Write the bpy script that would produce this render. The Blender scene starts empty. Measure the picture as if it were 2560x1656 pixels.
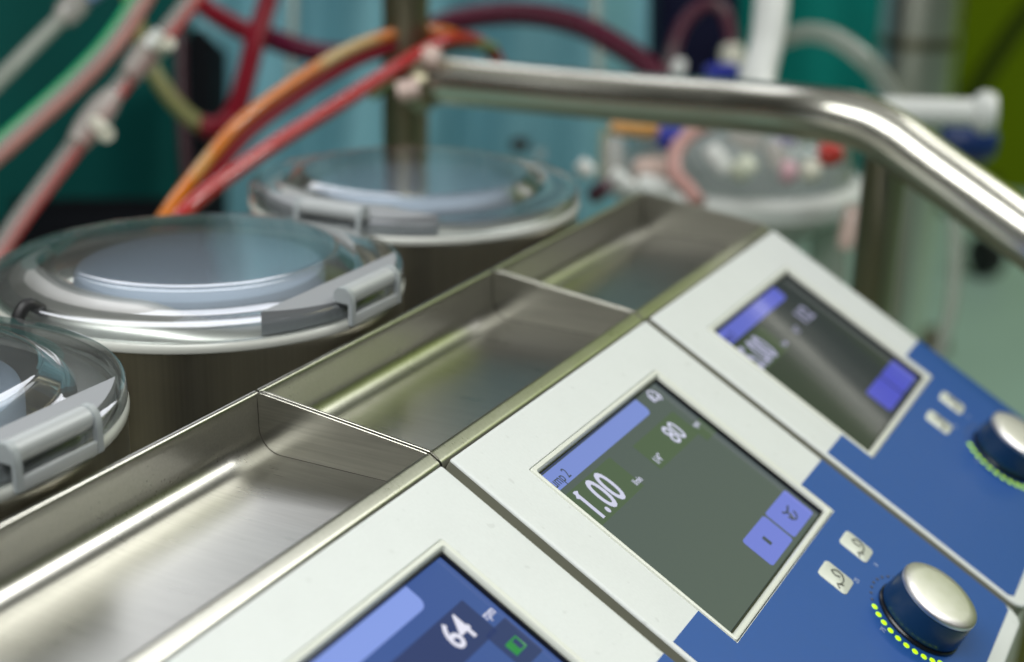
import bpy, bmesh, math, random
from mathutils import Vector, Matrix
random.seed(7)
sc = bpy.context.scene
COL = sc.collection
PI = math.pi

# ------------------------------------------------------------------ camera
CAM = Vector((0.23268, -0.41593, 0.20516))
RIGHT = Vector((0.88989, 0.45559, 0.02311))
UP = Vector((-0.16579, 0.27581, 0.94681))
BACK = Vector((0.42499, -0.84638, 0.32097))
cd = bpy.data.cameras.new('camera'); cam = bpy.data.objects.new('camera', cd); COL.objects.link(cam)
m4 = Matrix((RIGHT, UP, BACK)).transposed().to_4x4(); m4.translation = CAM
cam.matrix_world = m4
cd.sensor_width = 36.0; cd.sensor_fit = 'HORIZONTAL'; cd.lens = 53.3
cd.clip_start = 0.02; cd.clip_end = 60
cd.dof.use_dof = True; cd.dof.focus_distance = 0.525; cd.dof.aperture_fstop = 5.2
cd.dof.aperture_blades = 8
sc.camera = cam

# ------------------------------------------------------------------ world and lamps
world = bpy.data.worlds.new("World"); sc.world = world; world.use_nodes = True
wn = world.node_tree.nodes; wl = world.node_tree.links; wn.clear()
wo = wn.new('ShaderNodeOutputWorld'); wb = wn.new('ShaderNodeBackground')
tc = wn.new('ShaderNodeTexCoord'); sp = wn.new('ShaderNodeSeparateXYZ'); rp = wn.new('ShaderNodeValToRGB')
mr = wn.new('ShaderNodeMapRange'); mr.inputs[1].default_value = -1; mr.inputs[2].default_value = 1
wl.new(tc.outputs['Generated'], sp.inputs[0]); wl.new(sp.outputs[2], mr.inputs[0]); wl.new(mr.outputs[0], rp.inputs[0])
cr = rp.color_ramp
cr.elements[0].position = 0.0; cr.elements[0].color = (0.12, 0.13, 0.11, 1)
cr.elements[1].position = 1.0; cr.elements[1].color = (0.95, 0.97, 0.93, 1)
for pos, c in ((0.40, (0.09, 0.09, 0.07)), (0.56, (0.045, 0.048, 0.036)), (0.80, (0.07, 0.075, 0.062)), (0.91, (0.55, 0.57, 0.53))):
    e = cr.elements.new(pos); e.color = (*c, 1)
wl.new(rp.outputs[0], wb.inputs[0]); wb.inputs[1].default_value = 0.38; wl.new(wb.outputs[0], wo.inputs[0])

def area(name, loc, target, size, power, color, size_y=None):
    ld = bpy.data.lights.new(name, 'AREA'); ld.energy = power; ld.color = color
    ld.shape = 'RECTANGLE'; ld.size = size; ld.size_y = size_y or size
    o = bpy.data.objects.new(name, ld); COL.objects.link(o); o.location = loc
    o.rotation_euler = (Vector(target) - Vector(loc)).to_track_quat('-Z', 'Y').to_euler()
    return o
area('ceiling_lamp', (-0.05, -0.62, 1.02), (0.0, 0.0, 0), 1.5, 18.5, (0.985, 1.0, 0.985), 0.5)
area('ceiling_lamp', (-0.98, 0.95, 0.92), (-0.05, -0.1, 0), 0.62, 2.4, (0.92, 0.94, 1.0), 0.45)
area('ceiling_lamp', (1.05, 1.15, 1.65), (0.0, 0.4, 0), 1.1, 15, (0.99, 0.995, 0.97), 0.8)
area('ceiling_lamp', (2.5, 3.4, 3.1), (1.5, 4.6, 1.2), 1.3, 85, (1.0, 0.99, 0.95), 0.8)

vs = sc.view_settings
vs.view_transform = 'Standard'; vs.look = 'None'; vs.exposure = 0.0; vs.gamma = 1.0; vs.use_curve_mapping = False
cy = sc.cycles
cy.use_denoising = True; cy.max_bounces = 12; cy.transparent_max_bounces = 24; cy.glossy_bounces = 6
cy.sample_clamp_indirect = 6.0; cy.caustics_reflective = False; cy.caustics_refractive = False

# ------------------------------------------------------------------ materials
def base_mat(name):
    m = bpy.data.materials.new(name); m.use_nodes = True
    return m, m.node_tree.nodes, m.node_tree.links, m.node_tree.nodes['Principled BSDF']

def plain(name, col, rough=0.4, metal=0.0, spec=0.5, vary=0.06, scale=40.0, bump=0.0, emit=None, estr=1.0, coat=0.0):
    """Principled with a little noise in colour and roughness."""
    m, n, l, b = base_mat(name)
    tc = n.new('ShaderNodeTexCoord'); nz = n.new('ShaderNodeTexNoise'); nz.inputs['Scale'].default_value = scale
    nz.inputs['Detail'].default_value = 4; l.new(tc.outputs['Object'], nz.inputs['Vector'])
    mx = n.new('ShaderNodeMix'); mx.data_type = 'RGBA'
    mx.inputs[6].default_value = (*[c * (1 - vary) for c in col], 1); mx.inputs[7].default_value = (*[min(1, c * (1 + vary)) for c in col], 1)
    l.new(nz.outputs[0], mx.inputs[0]); l.new(mx.outputs[2], b.inputs['Base Color'])
    r = n.new('ShaderNodeMapRange'); r.inputs[3].default_value = rough * 0.88; r.inputs[4].default_value = rough * 1.12
    l.new(nz.outputs[0], r.inputs[0]); l.new(r.outputs[0], b.inputs['Roughness'])
    b.inputs['Metallic'].default_value = metal; b.inputs['Specular IOR Level'].default_value = spec
    b.inputs['Coat Weight'].default_value = coat
    if bump:
        bp = n.new('ShaderNodeBump'); bp.inputs['Strength'].default_value = bump; bp.inputs['Distance'].default_value = 0.0005
        l.new(nz.outputs[0], bp.inputs['Height']); l.new(bp.outputs[0], b.inputs['Normal'])
    if emit:
        b.inputs['Emission Color'].default_value = (*emit, 1); b.inputs['Emission Strength'].default_value = estr
    return m

def brushed(name, col, axis, rough=0.3, fine=1500.0, metal=1.0, bump=0.06, streak=0.15, stretch=110, specks=0.0):
    """Brushed sheet: noise stretched along one axis drives roughness, tone and a very fine bump; larger smudges too."""
    m, n, l, b = base_mat(name)
    tc = n.new('ShaderNodeTexCoord'); mp = n.new('ShaderNodeMapping')
    s = [fine] * 3; s[axis] = fine / stretch; mp.inputs['Scale'].default_value = s
    l.new(tc.outputs['Object'], mp.inputs[0])
    nz = n.new('ShaderNodeTexNoise'); nz.inputs['Scale'].default_value = 1; nz.inputs['Detail'].default_value = 3; l.new(mp.outputs[0], nz.inputs['Vector'])
    sm = n.new('ShaderNodeTexNoise'); sm.inputs['Scale'].default_value = 38; sm.inputs['Detail'].default_value = 6; l.new(tc.outputs['Object'], sm.inputs['Vector'])
    mx = n.new('ShaderNodeMix'); mx.data_type = 'RGBA'
    mx.inputs[6].default_value = (*[c * (1 - streak) for c in col], 1); mx.inputs[7].default_value = (*[min(1, c * (1 + streak)) for c in col], 1)
    l.new(nz.outputs[0], mx.inputs[0]); last = mx.outputs[2]
    if specks:                                           # a few tiny marks and faint wiped-over smudges
        sk = n.new('ShaderNodeTexNoise'); sk.inputs['Scale'].default_value = 210; sk.inputs['Detail'].default_value = 1; l.new(tc.outputs['Object'], sk.inputs['Vector'])
        st = n.new('ShaderNodeMapRange'); st.inputs[1].default_value = 0.70; st.inputs[2].default_value = 0.76; st.inputs[4].default_value = specks; l.new(sk.outputs[0], st.inputs[0])
        s2 = n.new('ShaderNodeMapRange'); s2.inputs[1].default_value = 0.45; s2.inputs[2].default_value = 0.75; s2.inputs[4].default_value = 0.05; l.new(sm.outputs[0], s2.inputs[0])
        sa = n.new('ShaderNodeMath'); sa.operation = 'ADD'; l.new(st.outputs[0], sa.inputs[0]); l.new(s2.outputs[0], sa.inputs[1])
        m3 = n.new('ShaderNodeMix'); m3.data_type = 'RGBA'; m3.inputs[7].default_value = (0.16, 0.16, 0.13, 1)
        l.new(sa.outputs[0], m3.inputs[0]); l.new(last, m3.inputs[6]); last = m3.outputs[2]
    l.new(last, b.inputs['Base Color'])
    ad = n.new('ShaderNodeMath'); ad.operation = 'ADD'; l.new(nz.outputs[0], ad.inputs[0]); l.new(sm.outputs[0], ad.inputs[1])
    r = n.new('ShaderNodeMapRange'); r.inputs[1].default_value = 0.5; r.inputs[2].default_value = 1.5
    r.inputs[3].default_value = rough * 0.90; r.inputs[4].default_value = rough * 1.10
    l.new(ad.outputs[0], r.inputs[0]); l.new(r.outputs[0], b.inputs['Roughness'])
    b.inputs['Metallic'].default_value = metal
    bp = n.new('ShaderNodeBump'); bp.inputs['Strength'].default_value = bump; bp.inputs['Distance'].default_value = 0.0002
    l.new(nz.outputs[0], bp.inputs['Height']); l.new(bp.outputs[0], b.inputs['Normal'])
    return m

def clear(name, tint=(0.9, 0.95, 0.95), haze=0.06, hazecol=(0.8, 0.82, 0.82), rough=0.05, edge=0.75):
    """Clear moulded plastic: transparent, more mirror-like at grazing angles, with a trace of scatter."""
    m = bpy.data.materials.new(name); m.use_nodes = True; n = m.node_tree.nodes; l = m.node_tree.links; n.clear()
    o = n.new('ShaderNodeOutputMaterial'); tr = n.new('ShaderNodeBsdfTransparent'); tr.inputs[0].default_value = (*tint, 1)
    gl = n.new('ShaderNodeBsdfGlossy'); gl.inputs['Roughness'].default_value = rough
    df = n.new('ShaderNodeBsdfDiffuse'); df.inputs[0].default_value = (*hazecol, 1)
    lw = n.new('ShaderNodeLayerWeight'); lw.inputs[0].default_value = 0.5
    pw = n.new('ShaderNodeMath'); pw.operation = 'POWER'; pw.inputs[1].default_value = 2.0; l.new(lw.outputs['Facing'], pw.inputs[0])
    ma = n.new('ShaderNodeMath'); ma.operation = 'MULTIPLY_ADD'; ma.inputs[1].default_value = edge; ma.inputs[2].default_value = 0.035; l.new(pw.outputs[0], ma.inputs[0])
    m1 = n.new('ShaderNodeMixShader'); m1.inputs[0].default_value = haze; l.new(tr.outputs[0], m1.inputs[1]); l.new(df.outputs[0], m1.inputs[2])
    m2 = n.new('ShaderNodeMixShader'); l.new(ma.outputs[0], m2.inputs[0]); l.new(m1.outputs[0], m2.inputs[1]); l.new(gl.outputs[0], m2.inputs[2])
    l.new(m2.outputs[0], o.inputs[0])
    return m

def segmented(name, a, b_, scale, lo, hi, rough=0.3):
    """Tube contents that alternate along the tube between two liquids."""
    m, n, l, b = base_mat(name)
    tc = n.new('ShaderNodeTexCoord'); nz = n.new('ShaderNodeTexNoise'); nz.inputs['Scale'].default_value = scale; nz.inputs['Detail'].default_value = 1
    l.new(tc.outputs['Object'], nz.inputs['Vector']); rp = n.new('ShaderNodeValToRGB'); l.new(nz.outputs[0], rp.inputs[0])
    rp.color_ramp.elements[0].position = lo; rp.color_ramp.elements[0].color = (*a, 1)
    rp.color_ramp.elements[1].position = hi; rp.color_ramp.elements[1].color = (*b_, 1)
    l.new(rp.outputs[0], b.inputs['Base Color']); b.inputs['Roughness'].default_value = rough; b.inputs['Specular IOR Level'].default_value = 0.3
    return m

M = {}
M['steel_x'] = brushed('steel brushed across', (0.46, 0.45, 0.40), 0, 0.30, fine=1000, bump=0.035, streak=0.24, stretch=40)
M['steel_y'] = brushed('steel brushed sheet', (0.47, 0.465, 0.43), 0, 0.29, fine=1100, bump=0.03, stretch=22)
M['steel_z'] = brushed('steel brushed upright', (0.62, 0.59, 0.50), 2, 0.30, fine=900)
M['chrome'] = plain('polished steel tube', (0.66, 0.645, 0.57), 0.26, 1.0, vary=0.04, scale=20)
M['dark_steel'] = plain('dull steel tube', (0.32, 0.29, 0.20), 0.34, 1.0, vary=0.06, scale=20)
M['seam'] = plain('dark weld seam', (0.05, 0.045, 0.035), 0.6)
M['cap_alu'] = plain('satin knob cap', (0.68, 0.66, 0.67), 0.40, 1.0, vary=0.03, scale=300)
M['alu'] = plain('satin aluminium', (0.80, 0.78, 0.73), 0.26, 1.0, vary=0.03, scale=300)
M['alu_rim'] = plain('bright aluminium', (0.86, 0.86, 0.82), 0.16, 1.0, vary=0.03)
M['panel'] = brushed('pale grey panel foil', (0.68, 0.71, 0.69), 0, 0.42, fine=1400, metal=0.0, bump=0.05, streak=0.06, specks=0.14)
M['bezel'] = plain('cream bezel plastic', (0.70, 0.72, 0.64), 0.35, vary=0.02, scale=200)
M['foil'] = plain('blue panel foil', (0.016, 0.084, 0.31), 0.42, spec=0.28, vary=0.04, scale=250)
M['edge'] = plain('olive grey edge profile', (0.20, 0.20, 0.155), 0.4, vary=0.04)  # side profile of the face; the gap's shading is put into this colour
M['body'] = plain('grey console body', (0.50, 0.52, 0.46), 0.45)
M['black'] = plain('black rubber', (0.012, 0.012, 0.013), 0.5)
M['gasket'] = plain('black gasket', (0.008, 0.009, 0.012), 0.25)
M['navy'] = plain('navy knob plastic', (0.006, 0.030, 0.085), 0.28, vary=0.03)
M['grey'] = plain('grey plastic', (0.36, 0.39, 0.40), 0.42, vary=0.04, scale=200, bump=0.05)
M['grip'] = plain('grey satin grip', (0.44, 0.46, 0.465), 0.40, 0.1, vary=0.04, scale=150)
M['key'] = plain('cream key', (0.66, 0.69, 0.60), 0.4, vary=0.02)
M['ink'] = plain('dark print', (0.045, 0.05, 0.04), 0.5)
M['white_ink'] = plain('white print', (0.40, 0.46, 0.62), 0.5)
M['led'] = plain('lit green lamp', (0.3, 0.6, 0.0), 0.3, emit=(0.60, 1.0, 0.0), estr=0.95)
M['led_off'] = plain('unlit lamp', (0.05, 0.06, 0.10), 0.3)
M['clear'] = clear('clear lid plastic', (0.965, 0.98, 0.98), 0.03, (0.78, 0.83, 0.88), 0.03, 0.92)
M['clear_tube'] = clear('clear tube plastic', (0.90, 0.92, 0.90), 0.24, (0.84, 0.82, 0.78), 0.05, 0.75)
M['milky'] = clear('milky tube plastic', (0.80, 0.84, 0.80), 0.38, (0.60, 0.62, 0.56), 0.2, 0.4)
M['frost'] = clear('frosted shell plastic', (0.90, 0.93, 0.93), 0.13, (0.66, 0.68, 0.67), 0.2, 0.4)

# ------------------------------------------------------------------ mesh helpers
def link(name, me, mat, parent=None, loc=None, smooth=True):
    o = bpy.data.objects.new(name, me); COL.objects.link(o)
    if mat: me.materials.append(mat)
    if parent: o.parent = parent
    if loc is not None: o.location = loc
    if smooth:
        for p in me.polygons: p.use_smooth = True
        me.set_sharp_from_angle(angle=math.radians(38))
    return o

def from_bm(name, bm, mat, parent=None, loc=None, smooth=True):
    bmesh.ops.recalc_face_normals(bm, faces=bm.faces[:])
    me = bpy.data.meshes.new(name); bm.to_mesh(me); bm.free()
    return link(name, me, mat, parent, loc, smooth)

def loops_bm(loops, cap_start=True, cap_end=True, closed=False, bm=None):
    bm = bm or bmesh.new()
    vs = [[bm.verts.new(p) for p in lp] for lp in loops]
    n = len(vs[0]); pairs = list(zip(vs, vs[1:])) + ([(vs[-1], vs[0])] if closed else [])
    for a, b in pairs:
        for i in range(n):
            j = (i + 1) % n
            bm.faces.new((a[i], a[j], b[j], b[i]))
    if not closed and cap_start: bm.faces.new(vs[0][::-1])
    if not closed and cap_end: bm.faces.new(vs[-1])
    return bm

def lathe_bm(profile, n=96, c=(0, 0, 0), closed=True, bm=None):
    """profile of (r, z) pairs turned about z; closed joins last to first (a shell with thickness)."""
    loops = [[(c[0] + r * math.cos(2 * PI * i / n), c[1] + r * math.sin(2 * PI * i / n), c[2] + z) for i in range(n)] for r, z in profile]
    return loops_bm(loops, closed=closed, bm=bm)

def smooth_pts(pts, per=10):
    P = [Vector(p) for p in pts]
    if len(P) == 2: return [P[0].lerp(P[1], i / per) for i in range(per + 1)]
    out = []
    Q = [P[0] * 2 - P[1]] + P + [P[-1] * 2 - P[-2]]
    for i in range(1, len(Q) - 2):
        p0, p1, p2, p3 = Q[i - 1:i + 3]
        for k in range(per):
            t = k / per
            out.append(0.5 * ((2 * p1) + (p2 - p0) * t + (2 * p0 - 5 * p1 + 4 * p2 - p3) * t * t + (3 * p1 - p0 - 3 * p2 + p3) * t ** 3))
    out.append(P[-1]); return out

def tube_bm(pts, rad, n=20, per=10, bm=None, spline=True):
    P = smooth_pts(pts, per) if spline else [Vector(p) for p in pts]
    R = rad if isinstance(rad, (list, tuple)) else None
    t = (P[1] - P[0]).normalized(); nrm = t.orthogonal().normalized(); loops = []
    for i, p in enumerate(P):
        t2 = (P[min(i + 1, len(P) - 1)] - P[max(i - 1, 0)]).normalized()
        nrm = (nrm - t2 * nrm.dot(t2)).normalized(); bn = t2.cross(nrm)
        if R:
            f = i / (len(P) - 1) * (len(R) - 1); k = min(int(f), len(R) - 2); r = R[k] + (R[k + 1] - R[k]) * (f - k)
        else: r = rad
        loops.append([p + (nrm * math.cos(2 * PI * j / n) + bn * math.sin(2 * PI * j / n)) * r for j in range(n)])
    return loops_bm(loops, bm=bm)

def box_bm(lo, hi, bev=0.0, seg=2, bm=None):
    b2 = bmesh.new(); bmesh.ops.create_cube(b2, size=1)
    for v in b2.verts: v.co = Vector([lo[i] + (v.co[i] + 0.5) * (hi[i] - lo[i]) for i in range(3)])
    if bev: bmesh.ops.bevel(b2, geom=b2.edges[:], offset=bev, segments=seg, affect='EDGES', profile=0.5)
    return b2

def tag(o, label=None, cat=None, group=None, kind=None):
    for k, v in (('label', label), ('category', cat), ('group', group), ('kind', kind)):
        if v: o[k] = v
    return o

def empty(name, loc, label, cat, group=None):
    o = bpy.data.objects.new(name, None); COL.objects.link(o); o.location = loc; o.empty_display_size = 0.02
    return tag(o, label, cat, group)

FD = 3525.0                                              # focal length in pixels of a 2381 wide picture
def at(x, y, d):                                         # a point of the place d metres in front of the camera
    return CAM + d * (RIGHT * ((x - 1190.5) / FD) - UP * ((y - 770) / FD) - BACK)

# ------------------------------------------------------------------ the setting
def struct(name, bm, mat, smooth=False):
    return tag(from_bm(name, bm, mat, smooth=smooth), kind='structure')
M['floor'] = plain('mint vinyl floor', (0.40, 0.60, 0.51), 0.35, vary=0.12, scale=3)
M['wall_green'] = plain('olive green wall paint', (0.20, 0.28, 0.004), 0.8, spec=0.1, vary=0.08, scale=2)
bm = bmesh.new(); bm.faces.new([bm.verts.new(p) for p in ((-8, -5, -0.95), (8, -5, -0.95), (8, 9, -0.95), (-8, 9, -0.95))]); struct('floor', bm, M['floor'])
struct('wall', box_bm((-0.75, 4.8, -0.95), (8, 4.95, 3.9)), M['wall_green'])

# ------------------------------------------------------------------ roller pump modules
W = 0.18
TH = 0.52122; CT, ST = math.cos(TH), math.sin(TH)
Y0, Y1 = -0.0027, 0.1748                                 # sides of one module
LC = Vector((-0.1660, 0.0800, 0.0))                      # pump head axis
def pn(s, y, h=0.0):                                     # a point on the sloping console: down the slope, along the row, off the face
    return Vector((s * CT + h * ST, y, -s * ST + h * CT))

def rrect(s0, s1, y0, y1, r, rb=None, seg=6):
    """rounded rectangle in (s, y); rb is the radius of the two lower corners."""
    rb = r if rb is None else rb; out = []
    for cs, cy_, a0, rr in ((s1 - rb, y1 - rb, 0, rb), (s0 + r, y1 - r, 90, r), (s0 + r, y0 + r, 180, r), (s1 - rb, y0 + rb, 270, rb)):
        for k in range(seg + 1):
            a = math.radians(a0 + 90 * k / seg); out.append((cs + rr * math.cos(a), cy_ + rr * math.sin(a)))
    return out

def plate(name, rect, prof, mat, parent, cap=True):
    """rect = (s0, s1, y0, y1, r[, rb]); prof = list of (inset, h) from the outer bottom inwards."""
    loops = []
    for ins, h in prof:
        s0, s1, y0, y1, r = rect[:5]; rb = rect[5] if len(rect) > 5 else r
        loops.append([pn(s, y, h) for s, y in rrect(s0 + ins, s1 - ins, y0 + ins, y1 - ins, max(r - ins, 0.0002), max(rb - ins, 0.0002))])
    return from_bm(name, loops_bm(loops, cap, cap), mat, parent)

def ring_plate(name, outer, oprof, inner, iprof, mat, parent):
    loops = []
    for rect, prof in ((outer, oprof), (inner, iprof)):
        for ins, h in prof:
            s0, s1, y0, y1, r = rect[:5]; rb = rect[5] if len(rect) > 5 else r
            loops.append([pn(s, y, h) for s, y in rrect(s0 + ins, s1 - ins, y0 + ins, y1 - ins, max(r - ins, 0.0002), max(rb - ins, 0.0002))])
    return from_bm(name, loops_bm(loops, closed=True), mat, parent)

FONT_ROT = Matrix(((0, -CT, ST), (1, 0, 0), (0, ST, CT)))   # text runs along +y, its top towards the tray
def text(name, body, s, y, size, mat, parent, h=-0.0027, sx=1.0, bold=0.0, align='LEFT', extr=0.00004):
    cu = bpy.data.curves.new(name, 'FONT'); cu.body = body; cu.size = size; cu.extrude = extr; cu.offset = bold; cu.align_x = align; cu.resolution_u = 4
    t = bpy.data.objects.new(name, cu); COL.objects.link(t)
    bpy.context.view_layer.update()
    me = bpy.data.meshes.new_from_object(t.evaluated_get(bpy.context.evaluated_depsgraph_get()))
    bpy.data.objects.remove(t); bpy.data.curves.remove(cu)
    o = pn(s, y, h)
    for v in me.vertices: v.co = FONT_ROT @ Vector((v.co.x * sx, v.co.y, v.co.z)) + o
    me.materials.clear()
    return link(name, me, mat, parent, smooth=False)

def glow(name, col, k=1.0, rough=0.10):
    return plain(name, (0.012, 0.014, 0.014), rough, emit=col, estr=k, vary=0.0, spec=0.30)

def arcpts(cx, cz, r, a0, a1, n):
    return [(cx + r * math.cos(math.radians(a0 + (a1 - a0) * i / n)), cz + r * math.sin(math.radians(a0 + (a1 - a0) * i / n))) for i in range(n + 1)]

def build_static(root):
    """everything of a pump module except what its screen shows"""
    # tray: folded sheet, profile in (x, z)
    zf, xr = -0.0140, -0.0762
    prof = [(xr - 0.0016, -0.055), (xr - 0.0016, 0.0066)]
    prof += arcpts(xr - 0.0001, 0.0071, 0.0015, 170, 10, 8)
    prof += [(xr + 0.0014, 0.0040), (xr + 0.0016, 0.0)]
    prof += arcpts(xr + 0.0017 + 0.0095, zf + 0.0095, 0.0095, 180, 270, 10)
    prof += arcpts(-0.0058 - 0.006, zf + 0.006, 0.006, 270, 360, 6)
    prof += [(-0.0057, -0.0024), (-0.0056, -0.0010), (-0.0053, -0.0004), (-0.0048, -0.0001), (-0.0043, -0.0002), (-0.0038, -0.0005), (-0.0012, -0.0023), (-0.0005, -0.0028), (-0.0001, -0.0034), (0.0002, -0.0045), (0.0002, -0.0100), (-0.0040, -0.0100), (-0.0040, -0.055)]
    ya, yb = -0.0030, 0.1757
    tray = from_bm('tray', loops_bm([[(x, y, z) for x, z in prof] for y in (ya, ya + 0.0004, yb - 0.0004, yb)]), M['steel_y'], root)
    top = [(xr + 0.0008, 0.0082), (xr + 0.003, 0.0085), (xr + 0.007, 0.0081), (-0.008, 0.0006), (-0.0048, 0.0001), (-0.0036, -0.0005), (-0.0012, -0.0020)]
    poly = top + [(-0.0014, -0.018), (xr + 0.0008, -0.018)]
    for y in (ya - 0.0002, yb - 0.0009):
        b = loops_bm([[(x, y, z) for x, z in poly], [(x, y + 0.0011, z) for x, z in poly]])
        bmesh.ops.recalc_face_normals(b, faces=b.faces[:]); bmesh.ops.bevel(b, geom=b.edges[:], offset=0.00036, segments=3, affect='EDGES')
        from_bm('end_wall', b, M['steel_x'], tray)
    sp_ = [(xr + 0.0012, yb - 0.0009, 0.0066), (xr + 0.0014, yb - 0.0009, 0.0040), (xr + 0.0016, yb - 0.0009, 0.0)]
    sp_ += [(x, yb - 0.0009, z) for x, z in arcpts(xr + 0.0017 + 0.0095, zf + 0.0095, 0.0095, 180, 270, 10)] + [(-0.012, yb - 0.0009, zf)]
    from_bm('seam', tube_bm(sp_, 0.00022, 8, 2, spline=False), M['seam'], tray)
    # console body and its face
    s_end = 0.2015
    bodyp = [(0.0, -0.012), (0.006 * CT, -0.006 * ST - 0.006)]
    e = pn(s_end - 0.004, 0, -0.004); bodyp += [(e.x, e.z), (e.x + 0.003, e.z - 0.006), (e.x - 0.012, e.z - 0.09), (e.x - 0.02, -0.34), (-0.30, -0.34), (-0.30, -0.058), (0.0, -0.058)]
    from_bm('console_body', loops_bm([[(x, y, z) for x, z in bodyp] for y in (Y0 + 0.0008, Y1 - 0.0008)]), M['body'], root)
    out = (0.0030, s_end, Y0 + 0.0008, Y1 - 0.0026, 0.0010, 0.0075); bz = (0.0231, 0.1151, 0.0236, 0.1417, 0.0012)
    face = ring_plate('control_panel', out, [(0.0003, -0.0012), (0, -0.0011), (0, -0.0008), (0.0002, -0.0004), (0.0006, -0.0001), (0.0010, 0), (0.0016, 0)],
                      bz, [(-0.0010, 0), (-0.0004, 0), (-0.0002, -0.0002), (-0.0002, -0.0012)], M['panel'], root)
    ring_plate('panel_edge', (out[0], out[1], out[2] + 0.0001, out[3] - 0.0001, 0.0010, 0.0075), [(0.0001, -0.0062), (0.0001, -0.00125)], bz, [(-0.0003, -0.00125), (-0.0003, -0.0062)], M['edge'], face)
    # blue lower half of the face, cut out round the bezel
    u = [(0.0987, 0.0), (0.1922, 0.0), (0.1946, 0.0024), (0.1946, 0.1692), (0.1922, 0.1716), (0.0987, 0.1716), (0.0987, 0.1421), (0.1155, 0.1421), (0.1155, 0.0232), (0.0987, 0.0232)]
    from_bm('blue_foil', loops_bm([[pn(s, y, -0.0006) for s, y in u], [pn(s, y, 0.00022) for s, y in u]]), M['foil'], face, smooth=False)
    hole = (0.0258, 0.1124, 0.0262, 0.1388, 0.0006)
    bzo = ring_plate('bezel', bz, [(0.0001, -0.0050), (0.0001, 0.0), (0.0004, 0.0004), (0.0008, 0.0005)],
                     hole, [(-0.0009, 0.0004), (-0.0004, -0.0001), (0.0, -0.0014), (0.0, -0.0050)], M['bezel'], root)
    ring_plate('gasket', (0.0252, 0.1130, 0.0256, 0.1394, 0.0006), [(0.0006, -0.0050), (0.0006, -0.00142)],
               hole, [(0.0007, -0.00142), (0.0009, -0.0020), (0.0009, -0.0050)], M['gasket'], bzo)
    # two membrane keys with a curved arrow print
    for ya_, yb_ in ((0.0940, 0.1063), (0.1236, 0.1356)):
        k = plate('button', (0.1237, 0.1371, ya_, yb_, 0.0020), [(0.0, 0.0), (0.0, 0.0004), (0.0003, 0.0006)], M['key'], root)
        ym, smid = (ya_ + yb_) / 2, 0.1304
        a = [pn(smid + 0.0032 * math.cos(math.radians(t)), ym + 0.0042 * math.sin(math.radians(t)), 0.0007) for t in range(150, -60, -15)]
        b = tube_bm(a, 0.00026, 8, 2)
        c = [pn(smid + ds, ym + dy, 0.0007) for ds, dy in ((0.0034, -0.0052), (0.0016, -0.0036), (0.0040, -0.0018))]
        tube_bm(c, 0.00026, 8, 2, bm=b, spline=False)
        d = [pn(smid + ds, ym + dy, 0.0007) for ds, dy in ((-0.0030, 0.0016), (-0.0008, 0.0004), (0.0012, 0.0016))]
        tube_bm(d, 0.00026, 8, 2, bm=b, spline=False)
        from_bm('symbol', b, M['ink'], k)
    # knob: tapered navy skirt, dark foot, satin cap
    kc = (0.1645, 0.1150)
    def turned(name, prof, mat, parent, n=72):
        return from_bm(name, loops_bm([[pn(kc[0] + r * math.cos(2 * PI * i / n), kc[1] + r * math.sin(2 * PI * i / n), h) for i in range(n)] for r, h in prof]), mat, parent)
    kn = turned('knob', [(0.0170, 0.0020), (0.0173, 0.0026), (0.0172, 0.0045), (0.0164, 0.0120), (0.0162, 0.0128), (0.0158, 0.0130)], M['navy'], root)
    turned('knob_foot', [(0.0178, 0.0001), (0.0178, 0.0012), (0.0174, 0.0017), (0.0150, 0.0019)], M['gasket'], kn)
    turned('knob_cap', [(0.0154, 0.0131), (0.0163, 0.0132), (0.01645, 0.0138), (0.0162, 0.0146), (0.0154, 0.0151), (0.0120, 0.0154), (0.0060, 0.0156), (0.0012, 0.0157)], M['cap_alu'], kn)
    # ring of little lamps round the knob
    rL = 0.0212
    for i in range(19):
        t = math.radians(126 + i * 10.4)                       # from the far side round the upper left to the near side
        s, y = kc[0] + rL * math.cos(t), kc[1] + rL * math.sin(t)
        lit = i >= 9
        r = 0.00125 if lit else 0.0007
        n = 14
        lo = [[pn(s + q * r * math.cos(2 * PI * j / n), y + q * r * math.sin(2 * PI * j / n), h) for j in range(n)] for q, h in ((1, 0.0001), (1, 0.0004), (0.7, 0.00055))]
        from_bm('indicator_light', loops_bm(lo), M['led'] if lit else M['led_off'], root)
    for body, s, y in (('0', 0.1415, 0.1275), ('25', 0.1385, 0.1070), ('75', 0.1560, 0.0905)):
        text('scale_mark', body, s, y, 0.0030, M['white_ink'], root, h=0.0003)

    # pump head
    n = 96
    hz = 0.0128
    hous = from_bm('pump_housing', lathe_bm([(0.0862, -0.058), (0.0862, hz), (0.0842, hz), (0.0836, hz - 0.001), (0.0836, -0.012), (0.0120, -0.012), (0.0120, -0.058)], n), M['steel_z'], root, loc=LC)
    from_bm('rim_ring', lathe_bm([(0.0864, 0.0108), (0.0869, 0.0112), (0.0871, 0.0124), (0.0869, 0.0138), (0.0862, 0.0146), (0.0838, 0.0146), (0.0838, 0.0108)], n), M['rim'], hous)
    # rotor with two rollers and the tubing bed
    from_bm('rotor', lathe_bm([(0.048, -0.0118), (0.0525, -0.010), (0.0530, 0.0175), (0.0518, 0.0205), (0.0480, 0.0222), (0.0300, 0.0238), (0.0120, 0.0244), (0.0001, 0.0246), (0.0001, -0.0118)], 72), M['rotor'], hous)
    for sgn in (-1, 1):
        from_bm('roller', lathe_bm([(0.0125, -0.0115), (0.0125, 0.009), (0.0115, 0.010), (0.002, 0.010), (0.002, -0.0115)], 40, (sgn * 0.060, 0.006 * sgn, 0)), M['alu'], hous)
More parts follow.
